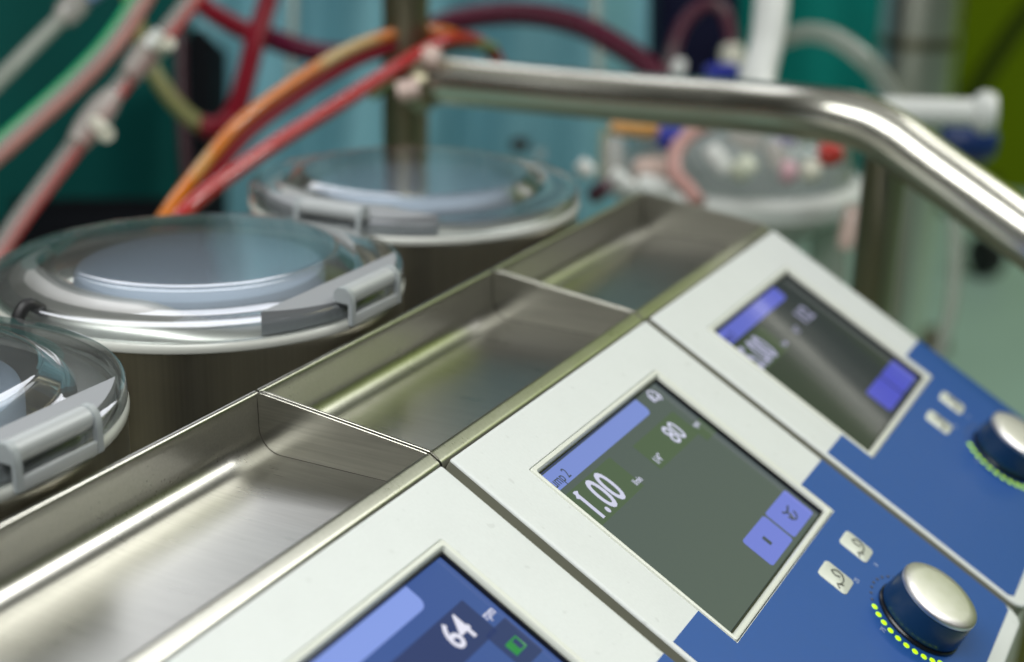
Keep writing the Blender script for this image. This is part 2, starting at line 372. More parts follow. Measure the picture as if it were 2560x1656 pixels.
    from_bm('tube_loop', tube_bm([(0.0705 * math.cos(t), 0.0705 * math.sin(t), 0.001) for t in [math.radians(a) for a in range(-200, 25, 9)]] , 0.0065, 16, 3), M['loop'], hous)

    # lid: clear shell with a low raised centre, grey hinge segment and grip; origin on the pump axis so that it can be turned
    z0 = 0.0147
    outer = [(0.0856, z0), (0.0866, z0 + 0.0010), (0.0866, z0 + 0.0058), (0.0860, z0 + 0.0068), (0.0846, z0 + 0.0071), (0.0760, z0 + 0.0073), (0.0680, z0 + 0.0076), (0.0655, z0 + 0.0086), (0.0600, z0 + 0.0134), (0.0575, z0 + 0.0141), (0.0540, z0 + 0.0142), (0.0350, z0 + 0.0144), (0.0080, z0 + 0.01455), (0.0050, z0 + 0.01458), (0.0001, z0 + 0.0146)]
    inner = [(r - 0.0022 if i < 4 else r, z - (0.0 if i == 0 else 0.0020)) for i, (r, z) in enumerate(outer)]
    lid = from_bm('lid', lathe_bm(outer + inner[::-1], 128), M['clear'], root, loc=LC)
    rs, xs = 0.0832, 0.0672
    a0 = math.acos(xs / rs); seg = [(rs * math.cos(-a0 + 2 * a0 * i / 32), rs * math.sin(-a0 + 2 * a0 * i / 32)) for i in range(33)]
    from_bm('hinge_segment', loops_bm([[(x, y, z0 + 0.0004) for x, y in seg], [(x, y, z0 + 0.0078 + (rs - x) * 0.14) for x, y in seg]]), M['segment'], lid, smooth=False)
    from_bm('grip', tube_bm([(0.0835, -0.0158, z0 + 0.0098), (0.0835, 0.0158, z0 + 0.0098)], 0.0042, 24, 2), M['grip'], lid)
    for sgn in (-1, 1):
        y = sgn * 0.0172
        pth = [(0.0792, z0 + 0.0076), (0.0800, z0 + 0.0120), (0.0822, z0 + 0.0141), (0.0856, z0 + 0.0141), (0.0880, z0 + 0.0118), (0.0887, z0 + 0.0070), (0.0886, z0 - 0.0012),
               (0.0866, z0 - 0.0012), (0.0866, z0 + 0.0074)]
        b = loops_bm([[(x, y - 0.0015, z) for x, z in pth], [(x, y + 0.0015, z) for x, z in pth]])
        bmesh.ops.recalc_face_normals(b, faces=b.faces[:])
        bmesh.ops.bevel(b, geom=b.edges[:], offset=0.0003, segments=2, affect='EDGES')
        from_bm('grip_bracket', b, M['grey'], lid)
    from_bm('catch_bar', box_bm((0.0868, -0.0160, z0 - 0.0012), (0.0886, 0.0160, z0 + 0.0032), 0.0004), M['grip'], lid)
    # steel guide wall under the lid, its top edge sweeping outwards at the left
    gl_ = []
    for i in range(101):
        deg = -172 + 290 * i / 100; t = math.radians(deg)
        f = min(1.0, max(0.0, (-118 - deg) / 54)); f = f * f * (3 - 2 * f); g = min(1.0, max(0.0, (deg + 75) / 38)); g = g * g * (3 - 2 * g)
        rt, zt = 0.0600 + 0.0150 * f + 0.010 * g, z0 + 0.0088 - 0.0033 * f - 0.0068 * g
        c_, s_ = math.cos(t), math.sin(t); ra, za = 0.0825, 0.0120; pr_ = []
        for q in range(7):
            a = PI / 2 * q / 6
            pr_.append((rt + (ra - rt) * math.cos(a) ** 0.8, za + (zt - za) * math.sin(a) ** 0.8))
        pr_.append((rt - 0.0030, min(0.004, zt - 0.004)))
        gl_.append([(c_ * r_, s_ * r_, z_) for r_, z_ in pr_])
    from_bm('guide_wall', loops_bm(gl_), M['guide'], hous)
    return lid

M['rotor'] = plain('pale blue grey rotor cover', (0.42, 0.50, 0.64), 0.30, 0.15, vary=0.06, scale=60)
M['guide'] = plain('steel guide', (0.60, 0.595, 0.56), 0.42, 1.0, vary=0.03, scale=60)
M['rim'] = plain('pale satin ring', (0.62, 0.63, 0.58), 0.25, vary=0.02, coat=0.3)
M['segment'] = plain('grey hinge plastic', (0.27, 0.28, 0.295), 0.5, vary=0.03, scale=200)
M['loop'] = segmented('blood in the pump loop', (0.42, 0.05, 0.04), (0.70, 0.45, 0.38), 30, 0.4, 0.65)

def copy_tree(o, parent=None):
    c = o.copy(); COL.objects.link(c)
    if parent: c.parent = parent
    for ch in list(o.children): copy_tree(ch, c)
    return c

proto = empty('roller_pump', (0, 0, 0), 'middle roller pump, its screen reading 1.00 and 80, silver knob beside lit green dots', 'pump', 'roller pumps in a row')
build_static(proto)
near = copy_tree(proto); near.location = (0, -W, 0); near['label'] = 'nearest roller pump with bright blue screen reading 64 rpm, in front of the middle pump'
far = copy_tree(proto); far.location = (0, W, 0); far['label'] = 'farthest roller pump, blurred dark screen, its empty tray ending under the steel guard rail'
for ch in far.children:
    if ch.name.startswith('lid'): ch.rotation_euler = (0, 0, math.radians(-88))

# the black latch on the middle pump's left front
hz_ = [c for c in proto.children if c.name.startswith('pump_housing')][0]
from_bm('lid_latch', tube_bm([(-0.0150, -0.0790, 0.0200), (-0.0165, -0.0850, 0.0235), (-0.0175, -0.0895, 0.0180), (-0.0178, -0.0890, 0.0100)], 0.0026, 14, 4), M['black'], hz_)

# ------------------------------------------------------------------ what the three screens show
SCR = (0.0250, 0.1132, 0.0254, 0.1396, 0.0004)
def screen(root, bg, k, bar, bark, patch, patchk, key, keyk, ink, digit, digitk):
    s = plate('screen', SCR, [(0, -0.0050), (0, -0.0030)], glow('screen glass', bg, k), root)
    mm = dict(bar=glow('screen bar', bar, bark), patch=glow('screen patch', patch, patchk), key=glow('screen key', key, keyk), dig=glow('screen digits', digit, digitk), ink=glow('screen ink', ink, 1.0))
    def fl(name, rect, m, h=-0.0029): return plate(name, rect, [(0, h - 0.0002), (0, h)], mm[m], s)
    return s, fl, mm
FLAT = -0.0029
# middle
s, fl, mm = screen(proto, (0.084, 0.108, 0.106), 0.95, (0.19, 0.26, 0.64), 1.0, (0.076, 0.116, 0.070), 0.95, (0.16, 0.20, 0.66), 1.0, (0.05, 0.065, 0.08), (0.62, 0.63, 0.80), 1.0)
fl('title_bar', (0.0270, 0.0352, 0.0256, 0.1165, 0.0003, 0.0030), 'bar')
fl('value_patch', (0.0378, 0.0546, 0.0256, 0.0690, 0.0004), 'patch'); fl('value_patch', (0.0405, 0.0545, 0.0860, 0.1280, 0.0004), 'patch'); fl('value_patch', (0.0500, 0.0590, 0.1270, 0.1385, 0.0004), 'patch')
text('title_text', 'Pump 2', 0.0340, 0.0268, 0.0066, mm['ink'], s, sx=0.78)
text('readout', '1.00', 0.0529, 0.0312, 0.0202, mm['dig'], s, sx=0.74, bold=0.0002)
text('unit_text', 'l/min', 0.0528, 0.0655, 0.0042, mm['dig'], s, sx=0.72)
from_bm('readout_flag', tube_bm([pn(0.0396, 0.0362, FLAT + 0.0001), pn(0.0418, 0.0336, FLAT + 0.0001)], 0.0006, 6, 2), mm['dig'], s)
text('readout', '80', 0.0518, 0.1090, 0.0132, mm['dig'], s, sx=0.86, bold=0.0001)
text('unit_text', 'rpm', 0.0522, 0.1290, 0.0042, mm['dig'], s, sx=0.72)
text('unit_text', '1/4"', 0.0525, 0.0872, 0.0052, mm['dig'], s, sx=0.80)
for ring in (0, 1):
    a = [pn(0.0312 + (0.0036 - 0.0018 * ring) * math.cos(t), 0.1280 + (0.0036 - 0.0018 * ring) * math.sin(t) * 0.9, FLAT + 0.0001) for t in [math.radians(q) for q in range(40 + 150 * ring, 320 + 150 * ring, 20)]]
    from_bm('arrow_icon', tube_bm(a, 0.0003, 6, 2), mm['dig'], s)
fl('soft_key', (0.0950, 0.1095, 0.0826, 0.1082, 0.0016), 'key'); fl('soft_key', (0.0950, 0.1095, 0.1098, 0.1354, 0.0016), 'key')
plate('stop_icon', (0.1000, 0.1042, 0.0935, 0.0958, 0.0001), [(0, FLAT), (0, FLAT + 0.00008)], mm['ink'], s)
b = tube_bm([pn(0.1030 + 0.0026 * math.cos(t), 0.1226 + 0.0030 * math.sin(t), FLAT + 0.0001) for t in [math.radians(q) for q in range(-100, 110, 15)]], 0.0004, 6, 2)
tube_bm([pn(0.1000, 0.1190, FLAT + 0.0001), pn(0.1015, 0.1215, FLAT + 0.0001), pn(0.1000, 0.1260, FLAT + 0.0001)], 0.0005, 6, 2, bm=b, spline=False)
tube_bm([pn(0.1052, 0.1205, FLAT + 0.0001), pn(0.1022, 0.1222, FLAT + 0.0001)], 0.0006, 6, 2, bm=b, spline=False)
from_bm('pump_icon', b, mm['ink'], s)
# nearest
s, fl, mm = screen(near, (0.055, 0.115, 0.36), 0.85, (0.24, 0.34, 0.78), 1.0, (0.030, 0.050, 0.16), 0.9, (0.16, 0.20, 0.66), 1.0, (0.02, 0.26, 0.04), (0.80, 0.80, 0.92), 1.0)
fl('title_bar', (0.0270, 0.0358, 0.0256, 0.1165, 0.0003, 0.0034), 'bar')
text('title_text', 'Pump 1', 0.0340, 0.0268, 0.0066, mm['ink'], s, sx=0.78)
fl('value_patch', (0.0415, 0.0560, 0.0860, 0.1290, 0.0004), 'patch'); fl('value_patch', (0.0545, 0.0700, 0.1232, 0.1362, 0.0004), 'patch'); fl('value_patch', (0.0378, 0.0546, 0.0256, 0.0690, 0.0004), 'patch')
text('readout', '64', 0.0524, 0.1100, 0.0132, mm['dig'], s, sx=0.90, bold=0.0002)
text('unit_text', 'rpm', 0.0516, 0.1292, 0.0050, mm['dig'], s, sx=0.72)
text('readout', '5.00', 0.0529, 0.0312, 0.0202, mm['dig'], s, sx=0.74, bold=0.0005)
gm = glow('green icon', (0.03, 0.27, 0.06), 1.0)
b = tube_bm([pn(a_, c_, FLAT + 0.0001) for a_, c_ in ((0.0610, 0.1262), (0.0610, 0.1322), (0.0652, 0.1322), (0.0652, 0.1262), (0.0610, 0.1262))], 0.00042, 6, 2, spline=False)
tube_bm([pn(0.0612, 0.1276, FLAT + 0.0001), pn(0.0650, 0.1276, FLAT + 0.0001)], 0.0011, 6, 2, bm=b, spline=False)
from_bm('battery_icon', b, gm, s)
fl('soft_key', (0.0950, 0.1095, 0.0826, 0.1082, 0.0016), 'key'); fl('soft_key', (0.0950, 0.1095, 0.1098, 0.1354, 0.0016), 'key')
# farthest
s, fl, mm = screen(far, (0.030, 0.038, 0.038), 0.9, (0.11, 0.13, 0.56), 1.0, (0.050, 0.075, 0.045), 0.9, (0.075, 0.085, 0.52), 1.0, (0.02, 0.02, 0.05), (0.40, 0.40, 0.58), 1.0)
fl('title_bar', (0.0270, 0.0352, 0.0256, 0.1165, 0.0003, 0.0030), 'bar')
text('title_text', 'Pump 3', 0.0340, 0.0268, 0.0066, mm['ink'], s, sx=0.78)
fl('value_patch', (0.0378, 0.0546, 0.0256, 0.0690, 0.0004), 'patch')
text('readout', '5.00', 0.0529, 0.0300, 0.0202, mm['dig'], s, sx=0.76, bold=0.0005)
text('unit_text', 'l/min', 0.0528, 0.0665, 0.0042, mm['dig'], s, sx=0.72)
text('readout', '112', 0.0516, 0.1035, 0.0122, mm['dig'], s, sx=0.86, bold=0.0002)
text('unit_text', '1/2"', 0.0525, 0.0872, 0.0052, mm['dig'], s, sx=0.80)
fl('soft_key', (0.0950, 0.1095, 0.0826, 0.1082, 0.0016), 'key'); fl('soft_key', (0.0950, 0.1095, 0.1098, 0.1354, 0.0016), 'key')

# ------------------------------------------------------------------ guard rail and mast
rail_pts = [at(975, 182, 1.045), at(1400, 222, 0.975), at(1700, 245, 0.915), at(1880, 262, 0.872), at(1980, 278, 0.855), at(2060, 312, 0.846), at(2160, 385, 0.836), at(2381, 545, 0.814), at(2700, 780, 0.79)]
rail = tag(from_bm('guard_rail', tube_bm(rail_pts, 0.0158, 32, 12), M['chrome']), 'bent polished steel guard rail sloping down behind the far tray, post under its bend', 'rail')
pt = at(2062, 345, 0.870)
from_bm('reflection_blocker', box_bm((-0.55, 0.37, -0.53), (0.45, 1.05, -0.50), 0.004), M['dark_steel'], rail)  # unseen slab, added to keep the floor's reflection off the rail's underside
from_bm('post', tube_bm([pt, pt + Vector((0, 0, -0.58))], 0.0123, 24, 2), M['dark_steel'], rail)
mast_b = at(943, 430, 1.10)
mast = tag(from_bm('mast', tube_bm([mast_b + Vector((0, 0, 0.6)), mast_b + Vector((0, 0, -0.75))], 0.0162, 28, 2), M['dark_steel']), 'upright dull steel mast behind the farthest pump, red tubes crossing in front', 'mast')
from_bm('mast_collar', tube_bm([mast_b + Vector((0, 0, 0.012)), mast_b + Vector((0, 0, -0.02))], 0.019, 28, 2), M['alu_rim'], mast)
cl = empty('rail_clamp', at(990, 190, 1.04), 'pale clamp holding the rail end to the dull mast', 'clamp')
def keep(o, root):                                       # parent a world-space mesh to an Empty
    o.parent = root; o.matrix_parent_inverse = Matrix.Translation(-root.location); return o
M['pinkish'] = plain('pale pink plastic', (0.62, 0.46, 0.40), 0.25, coat=0.4)
M['cream'] = plain('cream plastic', (0.72, 0.70, 0.58), 0.3, coat=0.3)
M['white'] = plain('white plastic', (0.74, 0.76, 0.73), 0.35)
keep(from_bm('clamp_block', tube_bm([at(960, 150, 1.045), at(985, 200, 1.04), at(1010, 245, 1.04)], [0.013, 0.019, 0.012], 20, 6), M['dark_steel']), cl)
keep(from_bm('clamp_screw', tube_bm([at(925, 215, 1.02), at(975, 205, 1.02)], 0.0075, 16, 2), M['pinkish']), cl)
keep(from_bm('clamp_cap', tube_bm([at(985, 128, 1.02), at(1020, 140, 1.02)], 0.008, 16, 2), M['pinkish']), cl)

# ------------------------------------------------------------------ tubes
M['blood'] = plain('bright red blood line', (0.40, 0.0005, 0.004), 0.22, spec=0.25, vary=0.25, scale=14)
M['dark_blood'] = plain('dark red blood line', (0.17, 0.0005, 0.010), 0.3, spec=0.2, vary=0.3, scale=12)
M['plum'] = plain('plum blood line', (0.085, 0.0005, 0.020), 0.28, spec=0.25, vary=0.35, scale=12)
M['orange'] = segmented('amber and pale segments', (0.60, 0.17, 0.002), (0.50, 0.45, 0.20), 11, 0.54, 0.62)
M['loop_y'] = segmented('yellowish line', (0.17, 0.17, 0.05), (0.20, 0.20, 0.07), 20, 0.4, 0.6)
M['pink_core'] = plain('pink fluid', (0.55, 0.15, 0.12), 0.3, vary=0.4, scale=30)
M['red_core'] = plain('red fluid', (0.50, 0.045, 0.045), 0.3, vary=0.5, scale=25)
M['green_stripe'] = plain('green tube stripe', (0.015, 0.42, 0.15), 0.3)

M['wall_clear'] = clear('clear tube wall', (0.98, 0.95, 0.94), 0.0, (0.8, 0.7, 0.66), 0.10, 0.14)
WALLED = [M['blood'], M['orange']]
def tube(name, pts, r, mat, label, cat='tube', group=None, n=20):
    if mat not in WALLED: return tag(from_bm(name, tube_bm([at(*p) for p in pts], r, n, 10), mat), label, cat, group)
    o = tag(from_bm(name, tube_bm([at(*p) for p in pts], r * 0.88, n, 10), mat), label, cat, group)
    from_bm('tube_wall', tube_bm([at(*p) for p in pts], r, n, 10), M['wall_clear'], o)
    return o

# thick clear line with two connectors
A = [(-70, 690, 0.93), (-20, 610, 0.95), (60, 490, 0.97), (190, 318, 1.0), (300, 175, 1.03), (390, 70, 1.05), (480, -45, 1.07), (560, -150, 1.09)]
ta = tube('clear_tube', A, 0.0064, M['clear_tube'], 'thick clear tube with pink fluid and white connectors, rising past the teal drape', 'tube')
from_bm('pink_fluid', tube_bm([at(x + 9, y + 7, d) for x, y, d in A], 0.0040, 14, 10), M['red_core'], ta)
def seg_tube(name, p, q, r, mat, parent): return from_bm(name, tube_bm([at(*p), at(*q)], r, 20, 4), mat, parent)
M['conn'] = clear('clear connector plastic', (0.86, 0.85, 0.83), 0.34, (0.80, 0.74, 0.70), 0.1, 0.6)
c1 = seg_tube('connector', (178, 335, 0.99), (262, 222, 1.01), [0.0074, 0.0094, 0.0100, 0.0094, 0.0074], M['conn'], ta)
seg_tube('luer_port', (222, 285, 0.99), (248, 312, 0.965), [0.0045, 0.0054, 0.0054], M['cream'], c1)
c2 = seg_tube('connector', (300, 178, 1.02), (368, 88, 1.04), [0.0070, 0.0090, 0.0098, 0.0086, 0.0070], M['conn'], ta)
seg_tube('luer_port', (372, 118, 1.03), (395, 100, 1.01), [0.0050, 0.0054, 0.0042], M['cream'], c2)
seg_tube('white_sleeve', (345, 110, 1.02), (372, 72, 1.02), 0.0040, M['white'], c2)
# green striped line
B = [(-80, 420, 0.97), (0, 350, 0.98), (100, 262, 1.0), (190, 180, 1.02), (270, 92, 1.04), (345, -25, 1.06), (410, -140, 1.08)]
tb = tube('striped_tube', B, 0.0071, M['clear_tube'], 'clear tube with a green stripe along its upper edge, left of the connectors', 'tube')
from_bm('green_stripe', tube_bm([at(x - 17, y - 13, d - 0.002) for x, y, d in B], 0.0028, 10, 10), M['green_stripe'], tb)
from_bm('pink_fluid', tube_bm([at(x + 9, y + 8, d) for x, y, d in B], 0.0042, 12, 10), M['pink_core'], tb)
# pale line at the corner
Cc = [(-90, 275, 1.02), (0, 185, 1.03), (80, 105, 1.05), (150, 36, 1.07)]
tcx = tube('clear_tube', Cc, 0.0058, M['milky'], 'thin pale clear tube at the upper left corner, ending in a clear fitting', 'tube')
seg_tube('connector', (140, 48, 1.066), (185, 0, 1.075), [0.0060, 0.0092, 0.0092, 0.0098, 0.0092], M['conn'], tcx)
seg_tube('blue_cap', (205, -4, 1.08), (240, -30, 1.085), 0.0055, plain('pale blue plastic', (0.25, 0.36, 0.62), 0.3), tcx)
# U loop, yellowish left and crimson right
tube('yellow_tube', [(285, -80, 1.25), (305, 0, 1.25), (345, 140, 1.25), (395, 225, 1.25), (440, 272, 1.25), (476, 295, 1.25)], 0.0068, M['loop_y'], 'olive yellow tube hanging in front of the teal drape, bending right', 'tube')
tube('crimson_tube', [(470, 294, 1.25), (505, 298, 1.25), (545, 262, 1.26), (572, 180, 1.27), (592, 100, 1.28), (618, 20, 1.30), (650, -90, 1.32)], 0.0088, M['dark_blood'], 'crimson tube hanging down in a loop before the pale blue drape', 'tube')
tube('branch_tube', [(430, -30, 1.30), (480, 20, 1.30), (550, 62, 1.29), (602, 85, 1.285)], 0.0085, M['dark_blood'], 'short dark red branch tube joining the crimson loop from the left', 'tube')
tube('plum_tube', [(612, 84, 1.30), (690, 112, 1.31), (770, 128, 1.33), (860, 120, 1.36), (960, 84, 1.40)], 0.0095, M['plum'], 'plum coloured tube running right from the crimson loop behind the mast', 'tube')
tube('arched_tube', [(960, 90, 1.38), (1040, 54, 1.37), (1140, 34, 1.36), (1240, 34, 1.35), (1340, 56, 1.34), (1420, 96, 1.33), (1500, 150, 1.32), (1560, 215, 1.31)], 0.0105, M['plum'], 'dark purple red tube arching above the guard rail', 'tube')
# lines running up from behind the middle pump
E_ = [(340, 575, 0.85), (400, 478, 0.88), (470, 388, 0.92), (560, 285, 0.96), (680, 195, 1.0), (800, 122, 1.03), (900, 84, 1.05), (990, 70, 1.07), (1060, 84, 1.09), (1090, 110, 1.10)]
tube('amber_tube', E_, 0.0049, M['orange'], 'amber and pale tube curving up from the middle pump to the mast', 'tube')
tube('thin_red_tube', [(x + 20, y + 24, d + 0.006) for x, y, d in E_[:-2]] + [(1040, 110, 1.09)], 0.0042, M['dark_blood'], 'thin dark red tube hugging the underside of the amber tube', 'tube')
tube('red_tube', [(345, 610, 0.84), (430, 492, 0.88), (520, 418, 0.91), (640, 335, 0.95), (780, 248, 0.99), (900, 172, 1.02), (990, 116, 1.04), (1050, 92, 1.06), (1105, 96, 1.09), (1150, 130, 1.12), (1170, 185, 1.14)], 0.0056, M['blood'], 'bright red tube running from the middle pump up to the rail clamp', 'tube')
tube('green_tube', [(860, 225, 1.05), (930, 178, 1.05), (1000, 128, 1.06), (1080, 104, 1.08), (1150, 112, 1.1)], 0.004, plain('dull green line', (0.11, 0.16, 0.05), 0.3), 'thin dull green tube passing under the red tube at the mast', 'tube')
tube('drip_line', [(1385, -60, 1.5), (1387, 60, 1.5), (1392, 170, 1.5)], 0.0055, M['milky'], 'thin upright grey line crossing the purple arched tube', 'tube')
tube('drip_line', [(684, -60, 1.5), (680, 80, 1.5), (676, 200, 1.5)], 0.0045, M['milky'], 'faint upright line before the pale blue drape, left of the mast', 'tube')
tube('hanging_tube', [(418, 60, 1.45), (420, 200, 1.45), (428, 330, 1.45), (440, 470, 1.45)], 0.0055, plain('dim red line', (0.05, 0.012, 0.02), 0.3), 'dim red tube hanging in the dark gap between drapes', 'tube')

# ------------------------------------------------------------------ drapes behind
def drape(name, x0, x1, y0, y1, d0, d1, mat, label, amp=0.03, waves=((3.1, 0.3, 1.0), (7.3, 1.7, 0.45)), seed=1, kind=None, nx=90, ny=70, cat='drape'):
    rnd = random.Random(seed); ph = [rnd.uniform(0, 6) for _ in range(8)]
    b = bmesh.new(); rows = []
    for j in range(ny + 1):
        v = j / ny; row = []
        for i in range(nx + 1):
            u = i / nx
            off = sum(a * math.sin(2 * PI * f * u + ph[k] + 1.6 * sk * math.sin(2.3 * v + ph[k + 3])) for k, (f, sk, a) in enumerate(waves))
            off += 0.5 * math.sin(5 * v + 4 * u + ph[6]) + 0.3 * math.sin(11 * v - 7 * u + ph[7])
            row.append(b.verts.new(at(x0 + (x1 - x0) * u, y0 + (y1 - y0) * v, d0 + (d1 - d0) * u + amp * off)))
        rows.append(row)
    for j in range(ny):
        for i in range(nx): b.faces.new((rows[j][i], rows[j][i + 1], rows[j + 1][i + 1], rows[j + 1][i]))
    o = from_bm(name, b, mat)
    md = o.modifiers.new('thickness', 'SOLIDIFY'); md.thickness = 0.004; md.offset = -1
    return tag(o, label, cat)
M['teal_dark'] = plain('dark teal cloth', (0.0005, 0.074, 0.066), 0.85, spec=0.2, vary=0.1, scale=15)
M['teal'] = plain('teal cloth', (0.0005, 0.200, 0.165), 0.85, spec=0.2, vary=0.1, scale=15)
M['blue_cloth'] = plain('pale blue cloth', (0.22, 0.47, 0.54), 0.85, spec=0.2, vary=0.24, scale=5)
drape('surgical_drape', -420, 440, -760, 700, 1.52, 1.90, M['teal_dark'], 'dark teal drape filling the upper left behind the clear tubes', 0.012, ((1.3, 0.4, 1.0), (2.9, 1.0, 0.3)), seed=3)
drape('surgical_drape', 440, 1600, -1500, 760, 2.0, 2.0, M['blue_cloth'], 'pale blue creased drape behind the mast and red tubes', 0.045, ((2.6, 0.6, 1.0), (6.3, 1.7, 0.5)), seed=5)
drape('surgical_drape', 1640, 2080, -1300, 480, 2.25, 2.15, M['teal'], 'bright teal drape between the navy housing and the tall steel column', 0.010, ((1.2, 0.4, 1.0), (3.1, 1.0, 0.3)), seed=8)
# dark things between the drapes
def blk(name, x0, x1, y0, y1, d, dep, mat, label, cat, bev=0.01):
    a, b_, c = at(x0, y0, d), at(x1, y0, d), at(x0, y1, d)
    ux, uy = b_ - a, c - a; uz = -BACK * dep; bb = bmesh.new(); bmesh.ops.create_cube(bb, size=1)
    for v in bb.verts: v.co = a + ux * (v.co.x + 0.5) + uy * (v.co.y + 0.5) + uz * (v.co.z + 0.5)
    bmesh.ops.recalc_face_normals(bb, faces=bb.faces[:])
    bmesh.ops.bevel(bb, geom=bb.edges[:], offset=bev, segments=3, affect='EDGES')
    return tag(from_bm(name, bb, mat), label, cat)
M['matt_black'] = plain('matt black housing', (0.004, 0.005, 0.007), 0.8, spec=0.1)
M['navy_box'] = plain('navy housing', (0.003, 0.004, 0.022), 0.7, spec=0.12)
blk('dark_gap_block', 418, 488, 62, 620, 1.75, 0.12, M['matt_black'], 'black upright block filling the dark gap between teal and pale blue drapes', 'column')  # black block added to give the dark gap between the drapes
blk('drape_shade_block', -60, 470, 455, 760, 1.60, 0.2, M['matt_black'], 'black block for the shade behind the middle pump under the dark teal drape', 'box', 0.03)  # shade at the foot of the teal drape, built as an added black block
blk('monitor_housing', 1535, 1722, -160, 330, 1.62, 0.15, M['navy_box'], 'navy black housing above the rail beside the white tapered tube', 'housing')
tube('arched_line', [(1555, 190, 1.5), (1562, 130, 1.5), (1590, 55, 1.5), (1640, 12, 1.5), (1680, 25, 1.5), (1700, 80, 1.5), (1704, 130, 1.5)], 0.0065, segmented('grey and plum line', (0.10, 0.02, 0.04), (0.20, 0.19, 0.18), 14, 0.42, 0.58), 'small grey and plum tube arch on the navy housing')
def ball(name, x, y, d, r, mat, label, cat, squash=(1, 1, 1)):
    b = bmesh.new(); bmesh.ops.create_uvsphere(b, u_segments=24, v_segments=14, radius=r)
    c = at(x, y, d)
    for v in b.verts: v.co = c + Vector((v.co.x * squash[0], v.co.y * squash[1], v.co.z * squash[2]))
    return tag(from_bm(name, b, mat), label, cat)
def capsule(name, p, q, d, r, mat, label, cat, parent=None):
    rr = [r * 0.72, r, r, r, r, r, r * 0.72] if not isinstance(r, list) else r
    o = from_bm(name, tube_bm([at(*p, d), at(*q, d)], rr, 24, 18), mat)
    if parent: keep(o, parent); return o
    return tag(o, label, cat)
capsule('luer_cap', (1702, 105), (1703, 160), 1.45, 0.0115, M['cream'], 'cream round cap hanging at the end of the small tube arch', 'cap')
M['blue_plastic'] = plain('royal blue plastic', (0.010, 0.020, 0.30), 0.3)
capsule('blue_clip', (1640, 172), (1715, 168), 1.35, 0.0085, M['blue_plastic'], 'royal blue clip on the rail under the cream cap', 'clip')
capsule('pale_valve', (1562, 158), (1590, 168), 1.35, 0.010, M['white'], 'pale blue white valve on the rail below the navy housing', 'valve')

# white tapered stand tube and its grey hose
a, b_ = at(1800, -140, 1.25), at(1768, 260, 1.20)
tag(from_bm('white_tube', tube_bm([a, at(1793, 20, 1.23), at(1780, 110, 1.22), at(1760, 190, 1.21), b_], [0.0140, 0.0140, 0.0132, 0.0150, 0.0165], 28, 8), M['white']), 'white upright tapered tube standing behind the guard rail', 'tube')
tube('grey_hose', [(1815, 92, 1.28), (1880, 76, 1.28), (1945, 92, 1.28), (2010, 138, 1.28), (2060, 195, 1.29), (2095, 265, 1.3)], 0.0085, M['milky'], 'pale grey hose arching from the white tube down to the white cylinder')
# tall steel column
cb = at(2120, 200, 1.75)
M['column'] = plain('satin steel column', (0.74, 0.73, 0.66), 0.36, 1.0, vary=0.04, scale=8)
colm = tag(from_bm('steel_column', tube_bm([cb + Vector((0, 0, 0.75)), cb + Vector((0, 0, -1.15))], 0.0435, 36, 2), M['column']), 'thick shiny steel column between the teal drape and the green wall', 'column')
from_bm('column_joint', tube_bm([cb + Vector((0, 0, 0.058)), cb + Vector((0, 0, 0.046))], 0.045, 36, 2), M['dark_steel'], colm)
# white cylinder with a flange
wc = tag(from_bm('white_cylinder', tube_bm([at(2050, 258, 1.18), at(2275, 263, 1.17)], 0.0107, 28, 4), M['white']), 'white plastic cylinder lying level right of the column, flange at its end', 'cylinder')
from_bm('flange', tube_bm([at(2262, 263, 1.17), at(2285, 263, 1.169), at(2312, 263, 1.168)], [0.0110, 0.0165, 0.0170, 0.0150], 28, 4), M['white'], wc)
M['navy_pl'] = plain('navy blue plastic', (0.008, 0.030, 0.13), 0.35)
capsule('blue_holder', (2190, 325), (2310, 335), 1.30, [0.012, 0.019, 0.020, 0.019, 0.013], M['navy_pl'], 'navy blue holder under the white cylinder', 'holder')
blk('dark_cabinet', 2205, 2335, 365, 480, 2.6, 0.2, M['matt_black'], 'dark low cabinet far behind the rail at the right edge', 'cabinet', 0.03)

# ------------------------------------------------------------------ reservoir behind the rail
rc = at(1712, 428, 1.30)
res = empty('reservoir', rc, 'clear round blood reservoir with a white rim, behind the end of the far tray', 'reservoir')
def on_res(o): return keep(o, res)
R0 = 0.104
on_res(from_bm('white_rim', lathe_bm([(R0 - 0.012, -0.012), (R0 - 0.004, -0.016), (R0 + 0.004, -0.008), (R0 + 0.005, 0.004), (R0, 0.010), (R0 - 0.010, 0.010)], 80, rc), M['white']))
on_res(from_bm('clear_shell', lathe_bm([(R0 - 0.006, 0.010), (R0 - 0.008, 0.030), (R0 - 0.016, 0.048), (R0 - 0.040, 0.058), (0.01, 0.060), (0.01, 0.057), (R0 - 0.040, 0.055), (R0 - 0.019, 0.045), (R0 - 0.011, 0.029), (R0 - 0.009, 0.010)], 80, rc), M['frost']))
on_res(from_bm('base_dish', lathe_bm([(0.01, -0.070), (0.045, -0.065), (0.060, -0.045), (R0 - 0.012, -0.014), (R0 - 0.014, -0.008), (0.05, -0.030), (0.01, -0.035)], 64, rc), M['white']))
def part(name, p, q, d, r, mat): return on_res(from_bm(name, tube_bm([at(*p, d), at(*q, d)], [r * 0.75, r, r, r, r * 0.75], 20, 8), mat))
part('orange_cap', (1420, 292), (1530, 300), 1.20, 0.0078, plain('amber plastic', (0.72, 0.36, 0.10), 0.3))
part('blue_cap', (1530, 318), (1590, 322), 1.17, 0.0098, M['blue_plastic'])
part('red_cap', (1905, 362), (1955, 352), 1.15, 0.0095, plain('red plastic', (0.45, 0.03, 0.02), 0.3))
